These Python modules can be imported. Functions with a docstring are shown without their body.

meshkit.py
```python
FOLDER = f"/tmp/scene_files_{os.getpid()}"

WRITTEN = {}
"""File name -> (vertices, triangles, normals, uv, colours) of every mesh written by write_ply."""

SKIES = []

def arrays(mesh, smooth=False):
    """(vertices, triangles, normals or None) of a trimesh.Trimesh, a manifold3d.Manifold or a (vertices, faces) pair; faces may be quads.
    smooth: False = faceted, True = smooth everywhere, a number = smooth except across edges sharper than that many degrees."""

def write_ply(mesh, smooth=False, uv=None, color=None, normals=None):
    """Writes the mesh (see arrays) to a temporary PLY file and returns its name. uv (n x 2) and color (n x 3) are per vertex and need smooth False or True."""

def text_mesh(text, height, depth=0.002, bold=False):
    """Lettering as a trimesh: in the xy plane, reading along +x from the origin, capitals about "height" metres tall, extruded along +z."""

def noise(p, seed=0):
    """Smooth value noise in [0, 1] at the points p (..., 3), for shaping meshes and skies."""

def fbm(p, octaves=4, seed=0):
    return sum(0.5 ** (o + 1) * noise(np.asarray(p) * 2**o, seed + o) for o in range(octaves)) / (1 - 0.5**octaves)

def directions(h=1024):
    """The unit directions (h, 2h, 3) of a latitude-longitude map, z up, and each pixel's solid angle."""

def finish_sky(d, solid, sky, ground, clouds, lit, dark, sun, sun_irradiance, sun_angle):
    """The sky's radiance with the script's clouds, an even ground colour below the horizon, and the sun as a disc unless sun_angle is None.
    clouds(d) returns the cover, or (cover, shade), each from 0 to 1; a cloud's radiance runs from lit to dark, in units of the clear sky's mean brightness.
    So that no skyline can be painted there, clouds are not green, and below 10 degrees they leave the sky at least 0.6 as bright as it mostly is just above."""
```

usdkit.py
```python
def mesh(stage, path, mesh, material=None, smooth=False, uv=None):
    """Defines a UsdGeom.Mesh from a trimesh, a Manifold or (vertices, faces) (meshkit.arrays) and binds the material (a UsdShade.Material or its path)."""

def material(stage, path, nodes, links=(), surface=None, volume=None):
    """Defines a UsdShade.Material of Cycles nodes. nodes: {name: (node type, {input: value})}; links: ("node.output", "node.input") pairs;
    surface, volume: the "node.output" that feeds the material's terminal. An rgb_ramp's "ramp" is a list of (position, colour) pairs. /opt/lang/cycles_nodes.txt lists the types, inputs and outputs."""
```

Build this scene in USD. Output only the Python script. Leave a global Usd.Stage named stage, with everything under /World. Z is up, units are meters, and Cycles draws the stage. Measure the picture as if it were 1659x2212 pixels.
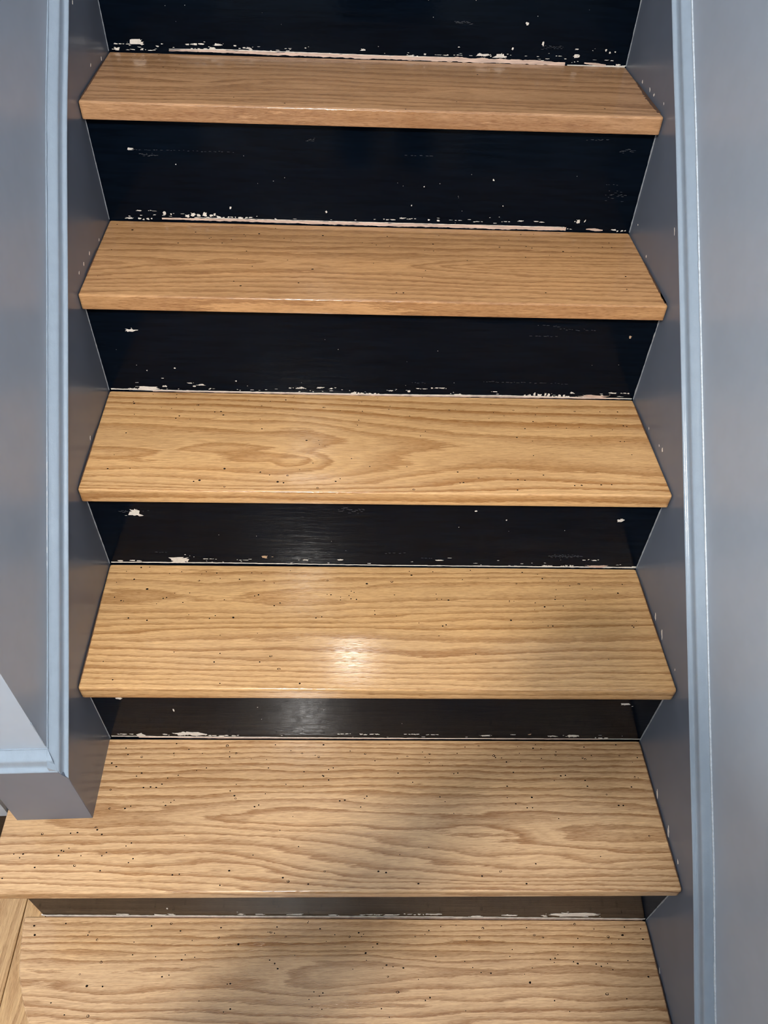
import math
import numpy as np, trimesh, manifold3d as m3, usdkit, meshkit
from pxr import Usd, UsdGeom, UsdLux, UsdShade, Gf, Sdf, Vt
from scipy.interpolate import PchipInterpolator
from shapely.geometry import Polygon

stage = Usd.Stage.CreateInMemory()
UsdGeom.SetStageUpAxis(stage, UsdGeom.Tokens.z)
UsdGeom.SetStageMetersPerUnit(stage, 1.0)
UsdGeom.Xform.Define(stage, '/World')
UsdGeom.Scope.Define(stage, '/World/Looks')
T = Sdf.ValueTypeNames

# ------------------------------------------------------------------ camera
CAM = np.array([0.3919, -0.4011, 1.5676])
R = np.array([[0.998764310929097, 0.0484325026329186, 0.0111419882892752],
              [-0.04133370270614693, 0.6850532254776837, 0.7273194643918323],
              [0.027593046858327808, -0.7268812633101326, 0.6862086073591177]])   # columns: right, forward, up
EXPOSURE = 0.0
cam = UsdGeom.Camera.Define(stage, '/World/camera')
mtx = Gf.Matrix4d(1)
for i, a in enumerate((R[:, 0], R[:, 2], -R[:, 1], CAM)):
    mtx.SetRow(i, Gf.Vec4d(*map(float, a), 1.0 if i == 3 else 0.0))
cam.AddTransformOp().Set(mtx)
cam.CreateHorizontalApertureAttr(36.0)
cam.CreateVerticalApertureAttr(48.0)
cam.CreateFocalLengthAttr(36.0 * 1669.44 / 1659)
cam.CreateClippingRangeAttr(Gf.Vec2f(0.02, 50))
cam.CreateExposureAttr(EXPOSURE)

# ------------------------------------------------------------------ light: soft cool daylight from the rest of the house, one ceiling lamp
dome = UsdLux.DomeLight.Define(stage, '/World/daylight')
dome.CreateColorAttr(Gf.Vec3f(0.80, 0.90, 1.0))
dome.CreateIntensityAttr(0.27)
LAMP = np.array([0.12, -0.95, 2.36])
LAMP_R = 0.05
PERSON_X = 0.42
lamp = UsdLux.SphereLight.Define(stage, '/World/lamp_glow')
lamp.CreateRadiusAttr(LAMP_R)
lamp.CreateIntensityAttr(1250.0)
lamp.CreateColorAttr(Gf.Vec3f(1.0, 0.972, 0.93))
lamp.AddTranslateOp().Set(Gf.Vec3d(*LAMP))

UP = np.array([0.41, 1.74, 2.90])      # a small bulb hanging higher up in the stairwell
lamp2 = UsdLux.SphereLight.Define(stage, '/World/upper_glow')
lamp2.CreateRadiusAttr(0.085)
lamp2.CreateIntensityAttr(34.0)
lamp2.CreateColorAttr(Gf.Vec3f(1.0, 0.96, 0.90))
lamp2.AddTranslateOp().Set(Gf.Vec3d(*UP))

# ------------------------------------------------------------------ helpers
_used = {}
def path_for(name, parent=None):
    base = (parent.GetPath().pathString if parent else '/World') + '/' + name
    n = _used.get(base, -1) + 1
    _used[base] = n
    return base if n == 0 else f'{base}_{n:03d}'
def tag(o, label=None, cat=None, group=None, kind=None):
    p = o.GetPrim() if hasattr(o, 'GetPrim') else o
    for k, v in (('label', label), ('category', cat), ('group', group), ('kind', kind)):
        if v: p.SetCustomDataByKey(k, v)
    return p
def thing(name, label=None, cat=None, loc=(0, 0, 0), group=None, kind=None):
    x = UsdGeom.Xform.Define(stage, path_for(name))
    x.AddTranslateOp().Set(Gf.Vec3d(*map(float, loc)))
    return tag(x, label, cat, group, kind)
def origin(parent):
    return np.array(UsdGeom.Xformable(parent).GetLocalTransformation().ExtractTranslation()) if parent else np.zeros(3)
def obj(name, mesh, mat, parent=None, smooth=False, ring=None, grain=None, **kw):
    """one mesh prim; the mesh is given in world coordinates"""
    root = parent
    off = np.zeros(3)
    while root and root.GetPath().pathString != '/World':
        if root.IsA(UsdGeom.Xform): off += origin(root)
        root = root.GetParent()
    if isinstance(mesh, (tuple, list)):
        mesh = (np.asarray(mesh[0], float) - off, mesh[1])
    else:
        if hasattr(mesh, 'to_mesh'):
            q = mesh.to_mesh(); mesh = trimesh.Trimesh(q.vert_properties[:, :3], q.tri_verts, process=False)
        mesh = mesh.copy(); mesh.apply_translation(-off)
    m = usdkit.mesh(stage, path_for(name, parent), mesh, mat, smooth=smooth)
    api = UsdGeom.PrimvarsAPI(m)
    if ring is not None:
        api.CreatePrimvar('ring', T.FloatArray, 'vertex').Set(Vt.FloatArray.FromNumpy(np.asarray(ring, np.float32)))
    if grain is not None:
        api.CreatePrimvar('grain', T.Float3Array, 'vertex').Set(Vt.Vec3fArray.FromNumpy(np.asarray(grain, np.float32)))
    return tag(m, **kw)
def box(x0, x1, y0, y1, z0, z1):
    b = trimesh.creation.box((x1 - x0, y1 - y0, z1 - z0)); b.apply_translation(((x0 + x1) / 2, (y0 + y1) / 2, (z0 + z1) / 2)); return b
cat_ = trimesh.util.concatenate

# ------------------------------------------------------------------ materials
def mat(name, nodes, links, surface='p.BSDF'):
    return usdkit.material(stage, '/World/Looks/' + name, nodes, links, surface=surface)

def oak(name, light, dark, rough=0.14, pore=0.55, contrast=1.0):
    """finished oak: growth rings from the mesh's own ring field, pores and flecks along the grain"""
    light, dark = np.array(light), np.array(dark)
    mid = dark * 0.45 + light * 0.55
    dk = light + (dark - light) * contrast
    N = {
        'g': ('attribute', {'attribute': 'grain'}), 'r': ('attribute', {'attribute': 'ring'}),
        'm1': ('mapping', {'scale': (20, 320, 320)}), 'n1': ('noise_texture', {'scale': 1.0, 'detail': 4.0, 'roughness': 0.6}),
        'm2': ('mapping', {'scale': (55, 1200, 1200)}), 'n2': ('noise_texture', {'scale': 1.0, 'detail': 3.0, 'roughness': 0.65}),
        'm3': ('mapping', {'scale': (85, 1100, 1100), 'location': (3.1, 7.7, 1.3)}), 'n3': ('noise_texture', {'scale': 1.0, 'detail': 1.5, 'roughness': 0.5}),
        'm4': ('mapping', {'scale': (2.6, 13, 13), 'location': (9.1, 2.7, 5.3)}), 'n4': ('noise_texture', {'scale': 1.0, 'detail': 2.0}),
        'm5': ('mapping', {'scale': (40, 520, 520), 'location': (1.1, 4.2, 8.3)}), 'n5': ('noise_texture', {'scale': 1.0, 'detail': 2.0}),
        'a1': ('math', {'math_type': 'multiply_add', 'value2': 0.30, 'value3': -0.15}),
        'a2': ('math', {'math_type': 'multiply_add', 'value2': 0.62, 'value3': -0.31}),
        's1': ('math', {'math_type': 'add'}), 's2': ('math', {'math_type': 'add'}), 'flr': ('math', {'math_type': 'floor'}), 'wn': ('white_noise_texture', {'dimensions': '1D'}), 'wr': ('math', {'math_type': 'multiply_add', 'value2': -0.40, 'value3': 0.40}), 'cm': ('mix', {'mix_type': 'mix', 'color2': tuple(light)}),
        'fr': ('math', {'math_type': 'fraction'}), 'x2': ('math', {'math_type': 'multiply', 'value2': 3.0}), 'f2': ('math', {'math_type': 'fraction'}), 'rp2': ('rgb_ramp', {'ramp': [(0, (1, 1, 1)), (0.1, (.87, .84, .80)), (0.3, (.94, .92, .90)), (0.6, (1.03, 1.03, 1.03)), (1, (1.04, 1.04, 1.04))]}), 'm2x': ('mix', {'mix_type': 'multiply', 'fac': 0.85}),
        'ramp': ('rgb_ramp', {'ramp': [(0, light), (0.04, mid), (0.09, dk), (0.22, dk * .75 + mid * .25), (0.40, mid * .6 + light * .4), (0.58, light), (1, light * 1.06)]}),
        'early': ('rgb_ramp', {'ramp': [(0, (.35,) * 3), (0.08, (1,) * 3), (0.35, (.9,) * 3), (0.6, (.45,) * 3), (1, (.3,) * 3)]}),
        'pm': ('rgb_ramp', {'ramp': [(0, (0,) * 3), (0.53, (0,) * 3), (0.66, (1,) * 3), (1, (1,) * 3)]}),
        'pf': ('math', {'math_type': 'multiply'}), 'pf2': ('math', {'math_type': 'multiply', 'value2': pore}),
        'tone': ('rgb_ramp', {'ramp': [(0.25, (.86, .84, .82)), (0.5, (1, 1, 1)), (0.75, (1.08, 1.06, 1.02))]}),
        'mt': ('mix', {'mix_type': 'multiply', 'fac': 1.0}),
        'fl': ('rgb_ramp', {'ramp': [(0.28, (.90, .88, .86)), (0.5, (1, 1, 1)), (0.72, (1.09, 1.09, 1.08))]}),
        'mf': ('mix', {'mix_type': 'multiply', 'fac': 1.0}),
        'mp': ('mix', {'mix_type': 'mix', 'color2': tuple(dark * np.array((.72, .66, .58)))}),
        'm6': ('mapping', {'scale': (22, 1700, 1700), 'location': (6.1, 1.2, 3.3)}), 'n6': ('noise_texture', {'scale': 1.0, 'detail': 2.0, 'roughness': 0.6}), 'st': ('rgb_ramp', {'ramp': [(0.3, (.84, .81, .78)), (0.5, (1, 1, 1)), (0.7, (1.10, 1.10, 1.10))]}), 'ms': ('mix', {'mix_type': 'multiply', 'fac': 1.0}),
        'rg': ('math', {'math_type': 'multiply_add', 'value2': 0.12, 'value3': rough - 0.06}),
        'inv': ('math', {'math_type': 'multiply', 'value2': -1.0}),
        'b': ('bump', {'strength': 0.35, 'distance': 0.0004}),
        'p': ('principled_bsdf', {'specular_ior_level': 0.5}),
    }
    L = [('g.vector', f'm{i}.vector') for i in range(1, 7)] + [(f'm{i}.vector', f'n{i}.vector') for i in range(1, 7)]
    L += [('n1.fac', 'a1.value1'), ('n2.fac', 'a2.value1'), ('r.fac', 's1.value1'), ('a1.value', 's1.value2'), ('s1.value', 's2.value1'), ('a2.value', 's2.value2'),
          ('s2.value', 'fr.value1'), ('fr.value', 'ramp.fac'), ('fr.value', 'early.fac'), ('n3.fac', 'pm.fac'),
          ('pm.color', 'pf.value1'), ('early.color', 'pf.value2'), ('pf.value', 'pf2.value1'),
          ('n4.fac', 'tone.fac'), ('s2.value', 'flr.value1'), ('flr.value', 'wn.w'), ('wn.value', 'wr.value1'), ('wr.value', 'cm.fac'), ('ramp.color', 'cm.color1'), ('cm.color', 'mt.color1'), ('tone.color', 'mt.color2'),
          ('n5.fac', 'fl.fac'), ('mt.color', 'mf.color1'), ('fl.color', 'mf.color2'),
          ('mf.color', 'mp.color1'), ('pf2.value', 'mp.fac'), ('n6.fac', 'st.fac'), ('mp.color', 'ms.color1'), ('st.color', 'ms.color2'), ('s2.value', 'x2.value1'), ('x2.value', 'f2.value1'), ('f2.value', 'rp2.fac'), ('ms.color', 'm2x.color1'), ('rp2.color', 'm2x.color2'), ('m2x.color', 'p.base_color'),
          ('n5.fac', 'rg.value1'), ('rg.value', 'p.roughness'), ('pf2.value', 'inv.value1'), ('inv.value', 'b.height'), ('b.normal', 'p.normal')]
    return mat(name, N, L)

def paint(name, color, rough, bump=0.15, scale=(60, 60, 60), fine=(420, 420, 420), dist=0.0006, var=0.06, spec=0.5, ior=1.5):
    c = np.array(color)
    N = {'g': ('geometry', {}), 'm': ('mapping', {'scale': scale}), 'n': ('noise_texture', {'scale': 1.0, 'detail': 3.0}),
         'm2': ('mapping', {'scale': fine}), 'n2': ('noise_texture', {'scale': 1.0, 'detail': 2.0}),
         'h': ('math', {'math_type': 'multiply_add', 'value2': 0.35}),
         'b': ('bump', {'strength': bump, 'distance': dist}),
         'r': ('rgb_ramp', {'ramp': [(0.3, c * (1 - var)), (0.7, c * (1 + var))]}),
         'p': ('principled_bsdf', {'roughness': rough, 'specular_ior_level': spec, 'ior': ior})}
    L = [('g.position', 'm.vector'), ('m.vector', 'n.vector'), ('g.position', 'm2.vector'), ('m2.vector', 'n2.vector'), ('n2.fac', 'h.value1'), ('n.fac', 'h.value3'),
         ('h.value', 'b.height'), ('b.normal', 'p.normal'), ('n.fac', 'r.fac'), ('r.color', 'p.base_color')]
    return mat(name, N, L)

def plain(name, color, rough=0.6):
    return mat(name, {'p': ('principled_bsdf', {'base_color': color, 'roughness': rough})}, [])

M_wall = paint('wall_paint', (0.382, 0.448, 0.535), 0.34, bump=0.10, scale=(35, 35, 35), var=0.02)
M_skirt = paint('trim_paint', (0.122, 0.146, 0.190), 0.26, bump=0.10, scale=(25, 25, 25), var=0.03)
M_mould = paint('moulding_paint', (0.275, 0.335, 0.405), 0.14, bump=0.42, scale=(110, 60, 60), var=0.03)
M_black = paint('riser_paint', (0.0013, 0.0031, 0.0066), 0.095, ior=1.17, bump=0.35, scale=(14, 120, 130), fine=(120, 420, 420), dist=0.0008, var=0.25)
M_caulk = paint('caulk', (0.56, 0.62, 0.68), 0.25, bump=0.4, scale=(300, 300, 300), var=0.15)
M_chip = paint('old_cream_paint', (0.74, 0.68, 0.60), 0.6, bump=0.3, scale=(250, 250, 250), var=0.10)
M_bare = paint('bare_wood_strip', (0.63, 0.46, 0.37), 0.6, bump=0.4, scale=(30, 500, 700), var=0.30)
M_tan = plain('tan_filler', (0.50, 0.33, 0.20), 0.6)
M_scuff = plain('grey_scuff', (0.055, 0.058, 0.066), 0.6)
M_greycaulk = plain('grey_paint_line', (0.24, 0.26, 0.28), 0.4)
M_hole = mat('hole_dark', {'p': ('principled_bsdf', {'base_color': (0.006, 0.004, 0.003), 'roughness': 0.9, 'specular_ior_level': 0.05})}, [])
M_stain = plain('dark_stain', (0.075, 0.035, 0.018), 0.6)
M_white = plain('white_plastic', (0.8, 0.8, 0.78), 0.5)
M_skin = plain('skin', (0.55, 0.34, 0.25), 0.5)
M_sweater = plain('dark_knit', (0.03, 0.032, 0.04), 0.9)
M_jeans = plain('denim', (0.06, 0.08, 0.14), 0.9)
M_shoe = plain('dark_rubber', (0.02, 0.02, 0.02), 0.5)
M_hair = plain('brown_hair', (0.05, 0.03, 0.02), 0.6)
M_screen = plain('screen_glass', (0.01, 0.01, 0.012), 0.1)
M_landing = plain('landing_boards', (0.40, 0.25, 0.12), 0.4)
M_ceil = plain('ceiling_paint', (0.75, 0.75, 0.74), 0.8)
# boards: lighter honey oak low down, browner boards above
OAK = {1: oak('oak_starting_step', (0.575, 0.372, 0.205), (0.285, 0.138, 0.054)),
       2: oak('oak_second_step', (0.590, 0.380, 0.205), (0.295, 0.142, 0.055)),
       3: oak('oak_third_step', (0.597, 0.364, 0.167), (0.330, 0.158, 0.054)),
       4: oak('oak_fourth_step', (0.618, 0.369, 0.167), (0.350, 0.158, 0.049)),
       5: oak('oak_fifth_step', (0.525, 0.291, 0.131), (0.299, 0.138, 0.054), contrast=0.8),
       6: oak('oak_sixth_step', (0.469, 0.261, 0.131), (0.278, 0.133, 0.056), contrast=0.75)}
M_floor = oak('oak_floor', (0.577, 0.364, 0.180), (0.371, 0.197, 0.081), contrast=0.7)

# ------------------------------------------------------------------ stair dimensions (measured, every step a little different)
W = 0.8782
STEP = {1: (0.1925, 0.0000, -0.0349, -0.2332, -0.2629, 0.0251), 2: (0.3777, 0.2174, 0.1895, -0.0228, -0.0481, 0.0226),
        3: (0.5688, 0.4306, 0.4037, 0.1964, 0.1701, 0.0262), 4: (0.7606, 0.6450, 0.6147, 0.4110, 0.3851, 0.0255),
        5: (0.9495, 0.8621, 0.8282, 0.6266, 0.5973, 0.0250), 6: (1.1408, 1.0754, 1.0416, 0.8442, 0.8111, 0.0262)}
def yback(k, x): s = STEP[k]; return s[1] + (s[2] - s[1]) * np.asarray(x) / W
def yfront(k, x): s = STEP[k]; return s[3] + (s[4] - s[3]) * np.asarray(x) / W
SLOPE = 0.8836
ys_r = [-0.60, -0.40, -0.196, -0.022, 0.10, 0.338, 0.548, 0.736, 0.867, 1.45]
of_r = [0.452, 0.452, 0.4545, 0.4637, 0.4635, 0.4645, 0.4677, 0.4692, 0.4667, 0.467]
ys_l = [0.05, 0.0858, 0.203, 0.416, 0.563, 0.759, 0.918, 1.45]
of_l = [0.439, 0.4393, 0.4387, 0.4418, 0.4433, 0.449, 0.440, 0.440]
off_r, off_l = PchipInterpolator(ys_r, of_r), PchipInterpolator(ys_l, of_l)
ztop_r = lambda y: SLOPE * np.asarray(y) + off_r(y)
ztop_l = lambda y: SLOPE * np.asarray(y) + off_l(y)
SK = 0.020          # skirt board thickness
POST_Y = 0.0857     # end of the left wall

# ------------------------------------------------------------------ measured detail
# the main growth-ring lines of every board, (ring number, [(x, distance from the back edge)]) in millimetres
TRACES = {4: [(3.0, [(289, 163), (300, 158), (312, 163), (300, 169)]), (2.45, [(260, 165), (299, 150), (330, 159), (301, 178)]), (2, [(6, 135), (57, 124), (142, 119), (214, 120), (268, 129), (302, 136), (269, 147), (217, 159), (166, 168), (135, 174), (80, 175), (16, 169)]), (2.6, [(-4, 155), (75, 150), (159, 142), (215, 136)]), (1, [(1, 80), (64, 84), (138, 88), (229, 94), (259, 96), (284, 86), (321, 84), (350, 90), (369, 101), (394, 110), (416, 117), (394, 126), (358, 131), (347, 137), (358, 150), (369, 169), (352, 188), (290, 201), (220, 194), (168, 188), (102, 187), (8, 195)]), (1.55, [(314, 112), (358, 118), (322, 140), (261, 182), (317, 183), (163, 176), (67, 103)]), (0, [(15, 60), (135, 66), (209, 71), (298, 68), (357, 76), (416, 92), (468, 102), (526, 110), (565, 124), (538, 133), (501, 143), (481, 151), (496, 166), (485, 178), (428, 193), (359, 206), (291, 215), (188, 210), (85, 205), (4, 207)]), (0.5, [(430, 120), (466, 126), (429, 162)]), (-1, [(16, 45), (132, 49), (282, 51), (432, 71), (579, 96), (689, 102), (872, 98)]), (-1, [(4, 219), (223, 224), (428, 214), (540, 187), (605, 176), (710, 182), (878, 194)]), (-0.45, [(610, 137), (682, 141), (791, 143)]), (-0.2, [(864, 142), (835, 141)]), (-2, [(11, 31), (205, 32), (433, 46), (582, 65), (876, 67)]), (-3, [(8, 16), (280, 20), (585, 37), (878, 42)]), (-4, [(126, 4), (510, 17), (878, 22)]), (-2, [(3, 226), (291, 229), (496, 220), (636, 203), (880, 210)]), (-3, [(3, 232), (359, 234), (564, 226), (704, 218), (880, 221)])], 3: [(0, [(4, 15), (202, 14), (507, 12), (879, 10)]), (1, [(7, 29), (203, 29), (430, 24), (879, 17)]), (2, [(9, 47), (94, 55), (151, 68), (99, 82), (12, 89)]), (2, [(878, 26), (582, 33), (467, 38), (369, 43), (279, 51), (228, 61), (266, 77), (318, 83), (369, 77), (466, 72), (578, 68), (877, 61)]), (2.6, [(354, 61), (580, 51), (877, 44)]), (2.5, [(60, 69)]), (1.6, [(184, 61)]), (1, [(9, 104), (137, 101), (282, 96), (369, 91), (502, 85), (651, 80), (876, 75)]), (0, [(8, 115), (139, 111), (282, 107), (428, 104), (575, 96), (873, 90)]), (-1, [(8, 126), (140, 122), (283, 120), (427, 118), (646, 112), (874, 105)]), (-2, [(8, 140), (177, 131), (355, 130), (499, 128), (680, 126), (874, 120)]), (-3, [(9, 153), (158, 150), (257, 154), (355, 156), (426, 149), (497, 153), (640, 154), (870, 146)]), (-4, [(8, 167), (161, 173), (286, 168), (425, 175), (537, 181), (672, 170), (871, 163)]), (-5, [(7, 179), (162, 184), (356, 185), (494, 192), (634, 187), (870, 179)]), (-6, [(6, 190), (218, 194), (425, 198), (633, 200), (870, 193)]), (-7, [(6, 200), (287, 203), (493, 208), (871, 206)]), (-8, [(5, 211), (288, 214), (561, 217), (871, 217)]), (-9, [(4, 220), (424, 226), (873, 227)]), (-10, [(3, 228), (424, 234), (875, 233)])], 2: [(0, [(1, 7), (351, 6), (882, 6)]), (1, [(2, 16), (351, 13), (881, 16)]), (2, [(2, 26), (275, 23), (880, 24)]), (3, [(3, 36), (351, 31), (653, 35), (879, 34)]), (4, [(4, 47), (276, 42), (576, 44), (879, 44)]), (5, [(4, 59), (203, 56), (426, 54), (878, 56)]), (6, [(5, 71), (205, 70), (425, 67), (648, 69), (877, 68)]), (7, [(5, 85), (133, 83), (278, 78), (498, 80), (876, 83)]), (8, [(6, 99), (78, 99), (135, 95), (221, 90), (352, 88), (498, 91), (644, 94), (875, 98)]), (9, [(6, 111), (61, 121), (103, 118), (151, 109), (222, 103), (308, 99), (395, 102), (496, 110), (569, 108), (679, 104), (788, 107), (875, 112)]), (10, [(874, 126), (749, 120), (655, 119), (567, 127), (495, 126), (409, 119), (309, 116), (224, 122), (165, 131), (225, 140), (296, 143), (395, 142), (451, 149), (535, 159), (605, 165), (659, 158), (628, 152), (564, 147)]), (11, [(281, 131), (395, 132), (480, 139)]), (11, [(873, 140), (781, 137), (693, 147), (711, 163), (774, 170), (874, 167)]), (11.6, [(835, 153)]), (9, [(-107, 148), (-32, 144), (72, 144), (156, 144), (226, 150), (310, 152), (394, 159), (464, 174), (533, 182), (616, 189), (699, 187), (767, 197), (868, 197)]), (8, [(-110, 163), (6, 159), (102, 159), (199, 159), (283, 163), (366, 174), (435, 187), (517, 200), (613, 206), (730, 206), (870, 210)]), (7, [(-113, 177), (-5, 174), (90, 172), (186, 171), (256, 176), (312, 186), (380, 199), (462, 210), (557, 216), (694, 218), (870, 219)]), (6, [(-116, 190), (-23, 186), (66, 189), (120, 189), (181, 183), (236, 189), (285, 199), (340, 211), (421, 219), (556, 224), (868, 227)]), (5, [(-116, 200), (-20, 199), (69, 204), (149, 202), (196, 196), (244, 200), (278, 208), (313, 217), (394, 225), (868, 232)]), (4.4, [(211, 210)]), (4, [(-114, 211), (17, 212), (138, 216), (219, 222), (353, 230)]), (3, [(-111, 220), (86, 225), (220, 230)]), (2, [(-109, 227), (87, 232)])], 1: [(0, [(-129, 10), (348, 8), (879, 7)]), (1, [(-128, 19), (348, 17), (878, 16)]), (2, [(-126, 29), (200, 26), (572, 26), (877, 27)]), (3, [(-125, 38), (127, 38), (422, 35), (876, 38)]), (4, [(-125, 49), (56, 50), (238, 48), (422, 47), (569, 52), (875, 49)]), (5, [(-124, 63), (-13, 65), (131, 64), (203, 58), (304, 54), (422, 55), (531, 64), (642, 58), (873, 61)]), (6, [(-122, 78), (-67, 81), (25, 75), (118, 72), (190, 74), (148, 82), (25, 79)]), (6, [(872, 74), (751, 68), (640, 72), (552, 71), (458, 65), (378, 63), (334, 71), (306, 83), (270, 99), (335, 103), (420, 99), (478, 90), (537, 86), (638, 85), (748, 81), (873, 83)]), (7, [(363, 85), (407, 78)]), (5.3, [(233, 79), (248, 89)]), (5, [(-117, 96), (-71, 93), (-41, 100), (38, 109), (122, 105), (185, 100), (250, 108), (335, 114), (420, 111), (528, 103), (636, 100), (871, 98)]), (4, [(-109, 112), (-30, 118), (69, 123), (159, 117), (251, 124), (349, 128), (455, 126), (562, 119), (871, 114)]), (3, [(-103, 125), (1, 133), (140, 135), (280, 138), (454, 140), (631, 133), (871, 129)]), (2, [(-95, 139), (73, 146), (280, 149), (488, 153), (871, 142)])], 5: [(0, [(-4, 23), (298, 15), (875, 17)]), (1, [(-2, 42), (299, 36), (874, 35)]), (2, [(0, 60), (300, 56), (872, 52)]), (3, [(1, 79), (300, 76), (871, 69)]), (4, [(3, 97), (301, 96), (869, 86)]), (5, [(0, 118), (92, 123), (162, 133), (97, 150), (1, 171)]), (6, [(-1, 132), (74, 139), (1, 158)]), (5.4, [(216, 130)]), (4.6, [(303, 132)]), (5, [(871, 96), (657, 102), (567, 109), (485, 129), (563, 145), (685, 154), (869, 154)]), (6, [(872, 105), (656, 111), (525, 129), (651, 141), (870, 142)]), (7, [(872, 114), (654, 121), (568, 131), (652, 134), (872, 132)]), (8, [(872, 122), (624, 130), (871, 128)]), (4, [(1, 184), (163, 168), (304, 157), (468, 161), (611, 171), (868, 170)]), (3, [(1, 194), (165, 181), (305, 172), (468, 175), (609, 183), (869, 182)]), (2, [(1, 205), (166, 194), (305, 187), (467, 188), (608, 195), (869, 194)]), (1, [(2, 215), (168, 206), (306, 202), (466, 202), (606, 207), (869, 206)]), (0, [(2, 226), (170, 218), (307, 216), (466, 215), (604, 219), (869, 218)])], 6: [(0, [(1, 22), (300, 14), (871, 33)]), (1, [(2, 48), (302, 40), (872, 56)]), (2, [(2, 73), (303, 65), (872, 78)]), (3, [(3, 98), (304, 89), (872, 100)]), (4, [(2, 120), (94, 122), (182, 132), (261, 112), (319, 103), (438, 110), (878, 125)]), (5, [(2, 151), (150, 160), (205, 147), (262, 125), (327, 124), (437, 132), (584, 132), (879, 145), (581, 155), (407, 159), (307, 159), (236, 173), (152, 178), (3, 176)]), (5.6, [(292, 144), (437, 144)]), (4, [(2, 192), (168, 188), (308, 177), (507, 183), (876, 197)]), (3, [(1, 208), (308, 193), (576, 201), (877, 212)]), (2, [(0, 221), (309, 210), (878, 223)])]}
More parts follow.
